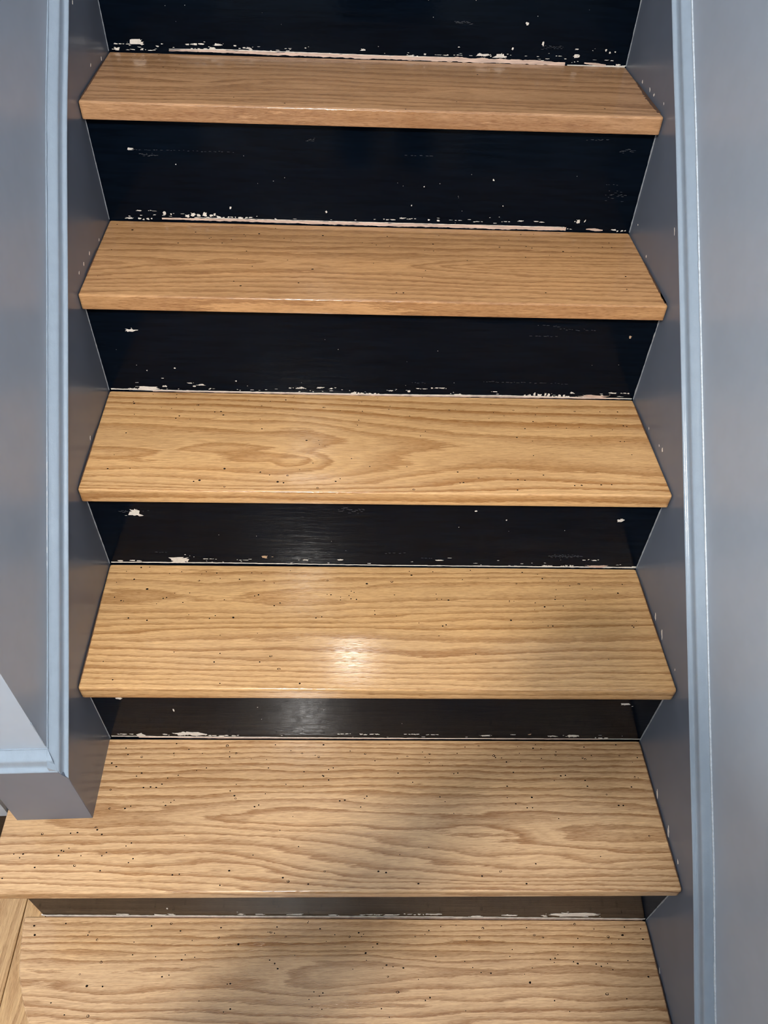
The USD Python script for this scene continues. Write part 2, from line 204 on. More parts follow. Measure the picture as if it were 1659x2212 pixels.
HOLES = {2: [(292, 178, 'd'), (343, 290, 'd'), (1080, 267, 'r'), (1097, 98, 'd'), (572, 329, 'r'), (197, 495, 'D'), (112, 437, 'd'), (181, 875, 'Q'), (229, 1172, 'r'), (1926, 131, 'Q'), (2081, 263, 'r'), (1982, 323, 'd'), (2710, 111, 'd'), (3151, 259, 'r'), (3423, 318, 'r'), (3499, 108, 'D'), (4180, 263, 'r'), (4335, 382, 'd'), (3660, 507, 'd'), (3586, 534, 'd'), (3587, 708, 'd'), (3505, 643, 'd'), (4188, 970, 'd'), (1631, 513, 'd'), (2621, 510, 'd'), (2046, 889, 'd'), (2118, 967, 'd'), (2140, 1011, 'r'), (616, 602, 'd'), (544, 652, 'd'), (1199, 638, 'd'), (792, 829, 'd'), (685, 840, 'd'), (883, 836, 'd'), (965, 783, 'd'), (1146, 1076, 'd'), (1071, 1123, 'd'), (2507, 1113, 'd'), (2444, 1139, 'd'), (3763, 1045, 'd'), (3843, 1034, 'd'), (-699, 1559, 'Q'), (79, 1462, 'r'), (104, 1497, 'd'), (187, 1566, 'd'), (-282, 1549, 'd'), (-181, 1538, 'd'), (-254, 1770, 'd'), (-358, 1803, 'd'), (-322, 1813, 'd'), (-381, 1876, 'd'), (-53, 1876, 'd'), (252, 1876, 'd'), (310, 1830, 'd'), (581, 1736, 'd'), (652, 1692, 'd'), (-115, 2017, 'r'), (-684, 2043, 'd'), (-1038, 1853, 'd'), (-903, 1853, 'd'), (-939, 1906, 'd'), (717, 1919, 'd'), (660, 1975, 'd'), (2143, 2089, 'd'), (1326, 2147, 'd'), (1425, 2138, 'd'), (2029, 2291, 'd'), (2931, 2187, 'd'), (3011, 2238, 'r'), (3304, 2276, 'd'), (3540, 2100, 'r'), (4329, 2100, 'd'), (-1107, 2194, 'd'), (272, 2089, 'd'), (459, 1171, 'd'), (541, 1135, 'd'), (4698, 341, 'r'), (4866, 305, 'r'), (5233, 259, 'r'), (6058, 114, 'r'), (6284, 287, 'Q'), (6309, 319, 'd'), (6477, 395, 'd'), (6955, 155, 'd'), (7305, 271, 'r'), (7808, 131, 'd'), (7739, 322, 'r'), (7780, 342, 'r'), (8352, 88, 'd'), (8362, 280, 'r'), (8650, 311, 'd'), (4700, 589, 'd'), (4924, 742, 'd'), (5662, 586, 'd'), (5597, 598, 'd'), (6563, 572, 'd'), (7399, 620, 'd'), (7323, 628, 'd'), (6427, 803, 'd'), (5339, 979, 'd'), (6792, 983, 'd'), (7993, 935, 'r'), (6690, 1149, 'd'), (6774, 1149, 'd'), (6519, 1087, 'd'), (8142, 1110, 'd'), (8215, 1110, 'd'), (8498, 1583, 'r'), (6676, 1992, 'd'), (6134, 2101, 'r'), (5851, 2166, 'd'), (4440, 2116, 'd'), (4906, 2271, 'd'), (6490, 2273, 'd'), (7716, 800, 'd'), (8423, 809, 'd'), (7700, 704, 'd'), (8522, 647, 'r')], 1: [(-673, 116, 'd'), (-1126, 287, 'D'), (-1169, 153, 'd'), (-276, 239, 'r'), (-285, 283, 'd'), (-124, 349, 'r'), (4, 666, 'Q'), (-288, 836, 'r'), (-147, 992, 'D'), (94, 997, 'D'), (-636, 1217, 'd'), (-43, 1385, 'Q'), (-398, 1371, 'd'), (2043, 951, 'D'), (1252, 627, 'd'), (1297, 556, 'd'), (2120, 403, 'D'), (1798, 305, 'r'), (1820, 163, 'd'), (1177, 214, 'd'), (1013, 106, 'r'), (2625, 226, 'r'), (2869, 292, 'r'), (2721, 147, 'd'), (3216, 82, 'd'), (3416, 170, 'd'), (3890, 283, 'Q'), (4040, 225, 'd'), (4145, 518, 'D'), (4334, 385, 'd'), (2630, 624, 'd'), (2712, 672, 'd'), (2763, 743, 'd'), (3473, 1070, 'd'), (3420, 1110, 'd'), (1085, 839, 'd'), (981, 862, 'd'), (2075, 1288, 'D'), (4366, 1274, 'd'), (474, 560, 'd'), (703, 142, 'd'), (4950, 271, 'r'), (5178, 184, 'd'), (6060, 145, 'r'), (5986, 282, 'r'), (6776, 134, 'd'), (6882, 243, 'r'), (7019, 276, 'r'), (7577, 77, 'r'), (7878, 145, 'r'), (8085, 263, 'Q'), (8327, 235, 'D'), (8388, 114, 'd'), (8648, 140, 'd'), (8644, 294, 'd'), (5258, 559, 'd'), (6439, 553, 'd'), (7080, 592, 'd'), (7157, 576, 'd'), (7443, 623, 'd'), (7504, 649, 'd'), (7981, 647, 'd'), (7799, 654, 'd'), (7872, 687, 'd'), (8045, 734, 'd'), (8319, 603, 'd'), (6104, 791, 'd'), (6699, 916, 'D'), (8583, 828, 'D'), (4624, 1056, 'Q'), (7873, 1068, 'Q'), (5119, 1125, 'd'), (5045, 1162, 'd'), (7037, 1158, 'd'), (8164, 1129, 'd'), (4733, 724, 'd'), (4469, 686, 'd'), (4484, 846, 'r')], 3: [(462, 330, 'D'), (1510, 343, 'r'), (704, 526, 'D'), (1781, 185, 'd'), (1205, 163, 'd'), (532, 83, 'D'), (2163, 312, 'd'), (2559, 331, 'r'), (3595, 320, 'r'), (4237, 380, 'D'), (987, 709, 'd'), (1039, 694, 'd'), (2493, 624, 'd'), (2432, 648, 'd'), (4062, 701, 'd'), (3977, 688, 'd'), (2845, 782, 'd'), (2756, 837, 'd'), (3654, 612, 'd'), (1847, 1038, 'd'), (1763, 1092, 'd'), (2131, 1071, 'D'), (509, 1095, 'd'), (802, 1136, 'd'), (4349, 993, 'd'), (3511, 1045, 'd'), (3421, 1068, 'd'), (332, 761, 'd'), (217, 694, 'd'), (1393, 598, 'd'), (1309, 788, 'd'), (4980, 193, 'D'), (4648, 332, 'r'), (6696, 353, 'r'), (6831, 113, 'd'), (7732, 347, 'r'), (8451, 349, 'd'), (8336, 531, 'd'), (7145, 242, 'd'), (5433, 687, 'd'), (5543, 700, 'd'), (7274, 669, 'd'), (6941, 742, 'r'), (7380, 797, 'd'), (7077, 819, 'd'), (6494, 1085, 'D'), (5459, 1183, 'd'), (5403, 1205, 'd'), (7063, 1191, 'd'), (7136, 1190, 'd'), (8418, 1201, 'd'), (2757, 1774, 'r'), (1920, 1881, 'd'), (2597, 1876, 'd'), (2889, 1994, 'r'), (2044, 2245, 'd'), (3206, 2239, 'd'), (483, 2193, 'd')], 4: [(476, 340, 'D'), (1511, 354, 'r'), (2547, 343, 'r'), (3569, 357, 'r'), (1135, 171, 'd'), (1903, 509, 'd'), (1804, 523, 'd'), (1949, 596, 'd'), (1249, 638, 'd'), (1202, 697, 'd'), (2936, 181, 'd'), (4133, 666, 'd'), (2093, 1851, 'D'), (358, 1890, 'd'), (2635, 1915, 'd'), (2776, 1972, 'd'), (3046, 1981, 'r'), (1750, 2108, 'D'), (1668, 2134, 'd'), (2905, 2117, 'D'), (2991, 2135, 'd'), (2131, 2236, 'r'), (3496, 2232, 'r'), (3762, 2089, 'd'), (3830, 2029, 'd'), (3307, 1182, 'd'), (480, 1071, 'd'), (5627, 373, 'r'), (4632, 376, 'r'), (6691, 350, 'r'), (7710, 353, 'r'), (6969, 627, 'd'), (8425, 346, 'd'), (8432, 699, 'd'), (8484, 715, 'd'), (6806, 810, 'd'), (6640, 1028, 'd'), (8284, 1088, 'd'), (8351, 1086, 'd'), (7850, 959, 'r'), (5192, 913, 'd'), (6908, 1887, 'd'), (5912, 1969, 'r'), (5610, 1849, 'd'), (5673, 2073, 'd'), (5620, 2084, 'd'), (6503, 1996, 'd'), (6607, 2004, 'd'), (7339, 2102, 'd'), (7446, 2095, 'd'), (7746, 2079, 'd'), (7906, 2071, 'd'), (6461, 2214, 'd'), (4917, 2236, 'r')], 5: [(446, 337, 'D'), (1485, 362, 'd'), (2530, 364, 'D'), (3579, 373, 'D'), (1735, 562, 'd'), (2094, 583, 'd'), (1956, 706, 'd'), (1253, 741, 'd'), (2368, 950, 'd'), (3431, 1464, 'D'), (2250, 1876, 'd'), (2365, 2004, 'd'), (3230, 1879, 'd'), (4644, 351, 'd'), (5386, 572, 'D'), (6473, 618, 'd'), (6663, 367, 'd'), (7006, 623, 'd'), (6919, 573, 'd'), (6851, 933, 'd'), (7503, 713, 'd'), (8192, 533, 'd'), (8336, 385, 'd'), (8344, 541, 'd'), (8338, 1463, 'd'), (8258, 1844, 'd'), (4811, 2094, 'D'), (4706, 2098, 'd'), (6979, 1999, 'd')], 6: [(6153, 634, 'D'), (4872, 2266, 'd'), (7934, 2013, 'd'), (5676, 1898, 'd'), (2280, 1972, 'd'), (3059, 2161, 'd'), (1023, 712, 'd')]}
CHIPS = {6: [(506, 150, 178, 90, 'c'), (262, 123, 294, 21, 'c'), (148, 44, 117, 42, 'c'), (669, 41, 249, 21, 'c'), (834, 97, 54, 21, 'c'), (918, 134, 39, 14, 'c'), (1362, 139, 139, 21, 'c'), (1452, 145, 93, 28, 'c'), (1576, 151, 85, 21, 'c'), (1838, 148, 124, 35, 'c'), (1754, 94, 101, 35, 'c'), (1469, 79, 171, 17, 'c'), (1663, 78, 117, 17, 'c'), (2267, 108, 155, 28, 'c'), (2375, 104, 86, 42, 'c'), (2135, 142, 47, 21, 'c'), (4289, 138, 101, 28, 'c'), (3005, 121, 78, 10, 'c'), (3317, 139, 31, 17, 'c'), (359, 36, 117, 21, 'c'), (1103, 87, 31, 14, 'c'), (6987, 591, 46, 46, 'c'), (6309, 115, 211, 45, 'c'), (6613, 109, 243, 70, 'c'), (7593, 132, 102, 18, 'c'), (7895, 140, 86, 63, 'c'), (7886, 241, 58, 21, 'c'), (5330, 96, 39, 28, 'c'), (6801, 222, 31, 42, 'c'), (8378, 237, 31, 42, 'c'), (8455, 207, 31, 35, 'c'), (8473, 85, 158, 14, 'c'), (8630, 10, 237, 43, 'c'), (5066, 60, 157, 56, 'c'), (5895, 222, 39, 14, 'c'), (5574, 92, 157, 14, 'c'), (5887, 100, 157, 14, 'c'), (6123, 99, 78, 14, 'c'), (7306, 305, 39, 69, 'c'), (8540, 217, 23, 21, 'c'), (7452, 257, 350, 55, 's'), (5916, 589, 267, 40, 's')], 5: [(1591, 117, 617, 80, 'c'), (2205, 101, 425, 28, 'c'), (615, 31, 248, 41, 'c'), (347, 36, 116, 24, 'c'), (527, 169, 77, 16, 'c'), (739, 174, 115, 12, 'c'), (943, 140, 54, 56, 'c'), (1055, 123, 31, 24, 'c'), (585, 1170, 94, 36, 'c'), (2050, 260, 38, 47, 'c'), (3639, 231, 31, 40, 'c'), (1269, 948, 22, 18, 'c'), (4675, 126, 171, 24, 'c'), (4907, 152, 78, 24, 'c'), (5024, 147, 233, 24, 'c'), (5511, 131, 47, 32, 'c'), (5802, 139, 210, 16, 'c'), (5355, 135, 39, 24, 'c'), (6193, 125, 117, 16, 'c'), (6660, 137, 171, 20, 'c'), (6892, 156, 78, 20, 'c'), (7224, 156, 195, 20, 'c'), (7866, 173, 78, 57, 'c'), (7981, 184, 31, 48, 'c'), (6354, 831, 30, 34, 'c'), (8586, 36, 259, 33, 'c'), (5050, 375, 23, 24, 'c'), (5240, 696, 19, 19, 'c'), (6564, 407, 19, 20, 'c'), (7985, 1499, 180, 21, 's'), (857, 1088, 277, 50, 's'), (1414, 1163, 1561, 11, 's'), (3418, 1378, 144, 70, 's'), (5116, 1187, 438, 21, 's'), (7877, 1497, 324, 21, 's'), (8386, 1352, 218, 106, 's'), (8299, 807, 226, 15, 's'), (8385, 611, 342, 154, 's')], 4: [(609, 1168, 165, 59, 'c'), (652, 39, 322, 87, 'c'), (930, 102, 84, 29, 'c'), (1163, 471, 30, 23, 'c'), (706, 415, 19, 23, 'c'), (2126, 233, 30, 24, 'c'), (1546, 144, 137, 29, 'c'), (1427, 113, 53, 24, 'c'), (3070, 117, 169, 29, 'c'), (3204, 120, 84, 38, 'c'), (3492, 126, 92, 29, 'c'), (3722, 122, 115, 19, 'c'), (4300, 24, 348, 49, 'c'), (4068, 28, 93, 39, 'c'), (384, 33, 153, 39, 'c'), (1360, 173, 76, 19, 'c'), (7286, 41, 740, 88, 'c'), (8108, 45, 406, 63, 'w'), (4987, 87, 46, 39, 'c'), (5805, 33, 124, 29, 'c'), (5465, 156, 247, 24, 'c'), (5177, 140, 154, 19, 'c'), (8403, 125, 117, 24, 'c'), (8597, 129, 132, 24, 'c'), (7721, 114, 78, 29, 'c'), (4677, 90, 77, 19, 'c'), (6418, 109, 77, 19, 'c'), (8409, 1224, 40, 47, 't'), (6931, 303, 575, 19, 's'), (7472, 296, 307, 28, 's'), (6392, 310, 383, 19, 's'), (5131, 263, 230, 14, 's'), (7113, 1402, 396, 17, 's'), (7560, 1341, 578, 25, 's'), (7038, 1214, 436, 13, 's')], 3: [(673, 1227, 184, 146, 'c'), (485, 1255, 127, 42, 's'), (843, 1281, 127, 21, 's'), (1163, 112, 281, 131, 'c'), (2574, 204, 99, 59, 't'), (192, 74, 91, 24, 'c'), (457, 78, 205, 30, 'c'), (1658, 137, 205, 18, 'c'), (2169, 127, 129, 18, 'c'), (3234, 137, 92, 30, 'c'), (3806, 145, 92, 30, 'c'), (8215, 1179, 102, 69, 'c'), (6419, 1156, 22, 27, 'c'), (7502, 295, 537, 30, 's'), (7534, 325, 421, 24, 's'), (7471, 253, 384, 24, 's'), (7965, 200, 270, 30, 'c'), (7454, 42, 560, 49, 'c'), (8101, 33, 406, 61, 'w'), (8650, 28, 250, 31, 'c'), (5923, 1354, 43, 26, 'c'), (5444, 163, 115, 24, 'c'), (3983, 1348, 391, 124, 's'), (913, 302, 225, 17, 's'), (4710, 330, 341, 23, 's'), (5249, 208, 229, 18, 's')], 2: [(426, 1276, 84, 55, 'c'), (526, 107, 128, 111, 'c'), (268, 129, 248, 32, 'c'), (1322, 154, 474, 111, 'c'), (1860, 95, 491, 40, 'c'), (3832, 177, 205, 32, 'c'), (4269, 165, 357, 48, 'c'), (914, 134, 75, 32, 'c'), (1190, 924, 18, 72, 'c'), (8223, 1184, 138, 64, 'c'), (4945, 171, 251, 32, 'c'), (5289, 166, 206, 24, 'c'), (6172, 134, 169, 40, 'c'), (7613, 138, 169, 80, 'c'), (7288, 128, 131, 32, 'c'), (6893, 188, 42, 40, 't'), (8035, 69, 248, 41, 'c'), (6627, 170, 77, 24, 'c')], 1: [(234, 97, 164, 49, 'c'), (826, 86, 172, 61, 'c'), (1017, 114, 90, 49, 'c'), (2137, 139, 90, 49, 'c'), (2997, 158, 239, 61, 'c'), (2436, 145, 127, 49, 'c'), (3632, 135, 127, 49, 'c'), (4231, 160, 337, 49, 'c'), (1003, 413, 22, 71, 'c'), (7526, 232, 661, 170, 'c'), (4972, 201, 412, 61, 'c'), (5253, 207, 202, 61, 'c'), (6499, 173, 203, 61, 'c'), (7049, 160, 83, 86, 'c'), (5957, 124, 166, 49, 'c'), (4562, 155, 203, 61, 'c')]}
STRIPS = {6: [('w', [(1017, 39, 14), (1678, 50, 35), (2844, 40, 42), (4635, 31, 56), (5980, 32, 64), (7246, 23, 71), (7739, 15, 43)]), ('c', [(1021, 60, 8), (1915, 77, 14), (4635, 59, 11), (5977, 60, 14)]), ('c', [(7767, -6, 18), (8761, 0, 28)]), ('w', [(8052, 38, 21), (8277, 22, 50), (8439, 12, 21)])], 5: [('w', [(887, 42, 24), (1659, 46, 41), (4600, 34, 49), (5937, 37, 57), (7699, 34, 57)]), ('w', [(8028, 42, 16), (8179, 38, 41), (8315, 29, 16)]), ('c', [(1431, 73, 10), (4599, 67, 10), (7661, 66, 12)])], 4: [('c', [(39, 25, 24), (1259, 14, 19), (4564, 10, 18), (6671, 28, 21), (8761, 10, 20)]), ('w', [(721, 2, 19), (4564, -10, 21), (8556, 10, 20)])], 3: [('c', [(33, 36, 24), (2007, 41, 22), (4529, 17, 22), (8779, 18, 31)])], 2: [('c', [(36, 63, 26), (1987, 48, 26), (4493, 30, 24), (8790, 35, 24)]), ('w', [(474, 35, 29), (1983, 16, 29), (8130, 28, 24)])], 1: [('c', [(-1085, 20, 54), (1977, 38, 49), (4451, 67, 49), (6504, 62, 50), (8761, 36, 45)]), ('w', [(-1028, -40, 40), (4453, -7, 40), (8736, -15, 35)])]}
CHIPS_RIGHT = [(4649, 7809, 64, 40, 45, 'c'), (4786, 7772, 43, 16, 45, 'c'), (5288, 7701, 37, 16, 45, 'c'), (7326, 9574, 52, 32, 45, 'c'), (2983, 5772, 110, 40, 45, 'c'), (2636, 5781, 159, 36, 45, 'c'), (1991, 5807, 42, 16, 45, 'c'), (944, 3843, 133, 40, 45, 'c'), (359, 3857, 186, 48, 45, 'c'), (-102, 3866, 63, 20, 45, 'c'), (-1101, 1934, 89, 24, 45, 'c'), (9450, 11475, 59, 32, 45, 'c'), (9035, 11493, 65, 32, 45, 'c'), (8803, 11495, 43, 48, 45, 'c'), (8317, 11533, 41, 16, 45, 'c'), (8018, 9762, 30, 24, 45, 'c'), (-112, 3878, 49, 16, 45, 'c'), (6605, 10368, 115, 12, 45, 'c')]
CHIPS_LEFT = [(7250, 9623, 58, 32, 41, 't'), (6890, 9643, 64, 32, 41, 't'), (10219, 11451, 54, 32, 41, 't'), (9544, 11557, 52, 24, 41, 'c'), (9347, 12448, 55, 16, 41, 'c'), (6599, 9654, 55, 16, 41, 'c'), (7855, 9531, 45, 24, 41, 'c'), (5141, 7708, 64, 16, 41, 'c')]

# ------------------------------------------------------------------ the room
def wall_quad(poly_yz, x0, x1):
    from shapely.geometry import Polygon
    e = trimesh.creation.extrude_polygon(Polygon(poly_yz), x1 - x0, engine='earcut')
    v = e.vertices.copy()
    e.vertices = np.stack([v[:, 2] + x0, v[:, 0], v[:, 1]], 1)
    e.fix_normals(); return e
H_CEIL = 2.45
obj('wall_right', box(W + SK, W + SK + 0.10, -2.2, 2.6, 0, 3.3), M_wall, kind='structure', label='smooth grey painted wall rising along the right side of the stairs')
obj('wall_left', box(-0.093, -0.020, POST_Y + SK, 2.6, 0, 3.3), M_wall, kind='structure', label='grey painted wall with a square end on the left side of the stairs')
obj('ceiling', box(-1.6, W + SK, -2.2, -0.05, H_CEIL, H_CEIL + 0.05), M_ceil, kind='structure')

obj('wall_back', box(-1.6, W + SK + 0.10, 2.6, 2.7, 0, 3.3), M_wall, kind='structure')
obj('landing', box(-0.018, W + SK - .002, 1.062, 2.6, 1.307, 1.335), M_landing, kind='structure')
def planks():
    fl = thing('floor', 'oak strip floor beside the rounded bottom step', kind='structure')
    rng = np.random.default_rng(5)
    pw = 0.083
    for i in range(-14, 12):
        x0 = -0.213 + i * pw; x1 = x0 + pw
        if x0 > W - 0.02: break
        x1 = min(x1, W + SK)
        y0, y1 = -2.2, (2.6 if x1 < -0.20 else 0.15)
        nx, ny = 6, 60
        xs = np.array([x0 + 0.0006, x0 + 0.0014, x0 + .02, x1 - .02, x1 - 0.0014, x1 - 0.0006]); ysv = np.linspace(y0, y1, ny)
        zz = np.array([-0.0012, 0, 0, 0, 0, -0.0012])
        gx, gy = np.meshgrid(xs, ysv); gz = np.tile(zz, (ny, 1))
        v = np.stack([gx, gy, gz], -1).reshape(-1, 3)
        f = []
        for a in range(ny - 1):
            for b in range(nx - 1):
                q = a * nx + b; f += [[q, q + 1, q + nx + 1], [q, q + nx + 1, q + nx]]
        n = len(v)
        sk = np.concatenate([v[::nx], v[nx - 1::nx]]); sk[:, 2] = -0.018
        v = np.vstack([v, sk])
        for a in range(ny - 1):
            f += [[a * nx, (a + 1) * nx, n + a + 1], [a * nx, n + a + 1, n + a]]
            f += [[a * nx + nx - 1, n + ny + a, n + ny + a + 1], [a * nx + nx - 1, n + ny + a + 1, (a + 1) * nx + nx - 1]]
        o = rng.uniform(-5, 5)
        yc = rng.uniform(-.03, .11); h0 = rng.uniform(.02, .08)
        ring = np.hypot(v[:, 0] - x0 - yc + 0.01 * np.sin(v[:, 1] * 2.1 + o), h0 + .05 * np.sin(v[:, 1] * 0.9 + o)) / .006 + o
        grain = np.stack([v[:, 1] + o, v[:, 0] + o, v[:, 2]], 1)
        obj('plank', (v, np.array(f)), M_floor, fl, ring=ring, grain=grain)
    obj('subfloor', box(-1.6, W + SK, -2.2, 2.6, -0.06, -0.018), M_stain, fl)
planks()

# ------------------------------------------------------------------ skirt boards with their cap mouldings
PROFILE = [(1.000, -0.02), (1.03, 0.02), (1.02, 0.06), (0.98, 0.095), (0.92, 0.115), (0.85, 0.13), (0.79, 0.145), (0.745, 0.175), (0.715, 0.225), (0.695, 0.29), (0.68, 0.37), (0.67, 0.45), (0.66, 0.53),
           (0.64, 0.60), (0.59, 0.655), (0.50, 0.705), (0.39, 0.765), (0.27, 0.825), (0.15, 0.885), (0.05, 0.955), (0.0, 1.0)]
def sweep(rows, close_ends=True):
    """rows: (n stations, m profile points, 3); returns a closed shell"""
    rows = np.asarray(rows); n, m, _ = rows.shape
    v = rows.reshape(-1, 3); f = []
    i = np.arange(n - 1)[:, None] * m; j = np.arange(m)[None]; jn = (j + 1) % m
    a, b, c_, d_ = (i + j), (i + jn), (i + m + jn), (i + m + j)
    f = np.concatenate([np.stack([a, b, c_], -1).reshape(-1, 3), np.stack([a, c_, d_], -1).reshape(-1, 3)])
    caps = []
    for base in (0, (n - 1) * m):
        cen = len(v); v = np.vstack([v, v[base:base + m].mean(0)])
        caps += [[base + q, base + (q + 1) % m, cen] if base else [base + (q + 1) % m, base + q, cen] for q in range(m)]
    mesh = trimesh.Trimesh(v, np.vstack([f, caps]), process=False); trimesh.repair.fix_normals(mesh); return mesh
def stair_moulding(ztop, y0, y1, xwall, side, h, seed):
    ysv = np.arange(y0, y1, 0.006)
    rows = []
    for y in ysv:
        zb = float(ztop(y))
        wob = (meshkit.noise(np.array([y * 14, 0.3, 0.7]), seed) - .5) * .0012
        row = [(xwall + side * (u * SK), y, zb + v * h + (wob if v > .9 else 0)) for u, v in PROFILE]
        row += [(xwall, y, zb - 0.02 * h)]
        rows.append(row)
    return sweep(rows)
def bead(path, r, seed, amp=0.5, freq=60):
    """a lumpy thin caulk or paint bead along a path"""
    path = np.asarray(path, float)
    seg = np.linalg.norm(np.diff(path, axis=0), axis=1); s = np.r_[0, np.cumsum(seg)]
    q = np.linspace(0, s[-1], max(8, int(s[-1] / 0.004)))
    P = np.stack([np.interp(q, s, path[:, i]) for i in range(3)], 1)
    tg = np.gradient(P, axis=0); tg /= np.linalg.norm(tg, axis=1)[:, None]
    up = np.array([0.3, 0.5, 0.8]); a = np.cross(tg, up); a /= np.linalg.norm(a, axis=1)[:, None]; b = np.cross(tg, a)
    rr = r * (1 + amp * (2 * meshkit.fbm(np.stack([q * freq, q * 0 + .5, q * 0 + seed * 1.7], 1), 3, seed) - 1))
    ang = np.arange(6) / 6 * 2 * np.pi
    return sweep(P[:, None] + rr[:, None, None] * (np.cos(ang)[None, :, None] * a[:, None] + np.sin(ang)[None, :, None] * b[:, None]))

# right
br = thing('baseboard_right', 'dark grey sloping skirt board under a paler cap moulding, right side of the stairs', kind='structure')
yy = np.linspace(-0.36, 1.45, 60)
obj('board', wall_quad([(-2.2, 0.0), (1.45, 0.0), (1.45, float(ztop_r(1.45)))] + [(y, float(ztop_r(y))) for y in yy[::-1]] + [(-2.2, float(ztop_r(-0.36)))], W, W + SK), M_skirt, br)
obj('cap_moulding', stair_moulding(ztop_r, -0.36, 1.45, W + SK, -1, 0.0315, 3), M_mould, br, smooth=50, label='pale blue grey moulding along the top of the right skirt board')
yb_ = np.linspace(-0.36, 1.44, 200)
obj('caulk_line', bead([(W + SK - .0004, y, float(ztop_r(y)) + 0.0315) for y in yb_], 0.0015, 4, 0.7, 90), M_caulk, br, smooth=True)
def skirt_chips(L, X, side, seed):
    rc = np.random.default_rng(seed); out = {'c': [], 't': []}
    for cy, cz, l, w, a, ty in L:
        l, w, a = l / 1e4, w / 1e4, math.radians(a)
        n = 12; an = np.arange(n) / n * 2 * np.pi; rr = 1 + .25 * rc.standard_normal(n)
        u, v_ = l / 2 * np.cos(an) * rr, w / 2 * np.sin(an) * rr
        g = Polygon(np.stack([cy / 1e4 + u * math.cos(a) - v_ * math.sin(a), cz / 1e4 + u * math.sin(a) + v_ * math.cos(a)], 1)).buffer(0)
        for gg in getattr(g, 'geoms', [g]):
            out[ty].append(wall_quad(list(gg.exterior.coords)[:-1], X - (.0003 if side > 0 else .001), X + (.001 if side > 0 else .0003)))
    return out
q_ = skirt_chips(CHIPS_RIGHT, W, 1, 1)
obj('paint_chip', cat_(q_['c']), M_chip, br, kind='stuff', label='cream chips in the grey paint')
# left
bl = thing('baseboard_left', 'dark grey skirt board wrapping the end of the left wall, with a paler cap moulding', kind='structure')
yy = np.linspace(POST_Y + .0008, 1.45, 60)
obj('board', wall_quad([(POST_Y + .0008, STEP[2][0]), (0.20, STEP[2][0]), (0.23, 0.02), (1.45, 0.02)] + [(y, float(ztop_l(y))) for y in yy[::-1]], -0.020, 0.0), M_skirt, bl)
from shapely.geometry import Polygon
e = trimesh.creation.extrude_polygon(Polygon([(-0.113, STEP[2][0]), (-0.0004, STEP[2][0]), (-0.0004, 0.5150), (-0.0093, 0.5352), (-0.113, 0.5363)]), SK, engine='earcut')
v = e.vertices.copy(); e.vertices = np.stack([v[:, 0], POST_Y + v[:, 2], v[:, 1]], 1); trimesh.repair.fix_normals(e)
obj('end_board', e, M_skirt, bl, label='short base board facing down the stairs at the wall end')
obj('cap_moulding', stair_moulding(ztop_l, POST_Y + .0004, 1.45, -0.020, 1, 0.0345, 7), M_mould, bl, smooth=50, label='pale blue grey moulding running up the left skirt board')
HE = 0.0310
xe_ = lambda u: -0.0195 + 0.55 * u * SK
rows = [[(-0.113 + t_ * (xe_(u) + 0.113), POST_Y + SK - u * SK, 0.5362 + vv * HE) for u, vv in PROFILE] + [(-0.113 + t_ * (xe_(0) + 0.113), POST_Y + SK, 0.5362)] for t_ in np.linspace(0, 1, 40)]
obj('end_moulding', sweep(rows), M_mould, bl, smooth=32, label='short level moulding across the end of the left wall')
obj('outer_board', box(-0.113, -0.093, POST_Y + SK, 1.45, STEP[2][0], 0.5363), M_skirt, bl)
yb_ = np.linspace(POST_Y + .02, 1.44, 200)
for c_ in (bead([(-0.0197, y, float(ztop_l(y)) + 0.0345) for y in yb_], 0.0013, 8, 0.7), bead([(x, POST_Y + SK - .0003, 0.5362 + HE) for x in np.linspace(-.113, -.018, 30)], 0.0012, 9, 0.7),
           bead([(-0.0200, POST_Y + SK, z) for z in np.linspace(.575, .64, 30)], 0.0009, 10, 0.9, 120)):
    obj('caulk_line', c_, M_mould, bl, smooth=True)
q_ = skirt_chips(CHIPS_LEFT, 0.0, -1, 2)
obj('paint_chip', cat_(q_['c'] + q_['t']), M_chip, bl, kind='stuff', label='cream chips in the grey paint')
# open side of the stairs beyond the left wall
ot = thing('trim_1', 'pale grey board on the open outer side of the stairs, left of the wall end', kind='structure')
obj('board', box(-0.240, -0.134, 0.100, 1.45, 0.3605, 0.46), M_mould, ot)
obj('lower_panel', box(-0.240, -0.134, 0.112, 1.45, 0.0, 0.3605), M_black, ot, label='black lower panel')

# ------------------------------------------------------------------ treads
from scipy.interpolate import RBFInterpolator, RegularGridInterpolator
from scipy.ndimage import gaussian_filter
def board_figure(tr):
    P, L = [], []
    for lv, pts in tr:
        pts = np.array(pts, float) / 1000
        if len(pts) > 1:
            s = np.r_[0, np.cumsum(np.hypot(np.diff(pts[:, 0]), 5 * np.diff(pts[:, 1])))]
            q = np.linspace(0, s[-1], max(2, int(s[-1] / .03) + 1)); pts = np.stack([np.interp(q, s, pts[:, i]) for i in (0, 1)], 1)
        P.append(pts); L += [lv] * len(pts)
    rb = RBFInterpolator(np.vstack(P) * [1, 6], np.array(L), kernel='linear', smoothing=.002, degree=1)
    gx, gd = np.linspace(-.16, .90, 160), np.linspace(-.012, .29, 130)
    F = rb(np.stack(np.meshgrid(gx, gd * 6, indexing='ij'), -1).reshape(-1, 2)).reshape(160, 130)
    return RegularGridInterpolator((gx, gd), gaussian_filter(F, (1.2, .8)), bounds_error=False, fill_value=None)
WOB = {1: 1.1, 2: 1.0, 3: .9, 4: .45, 5: 1.0, 6: 1.0}
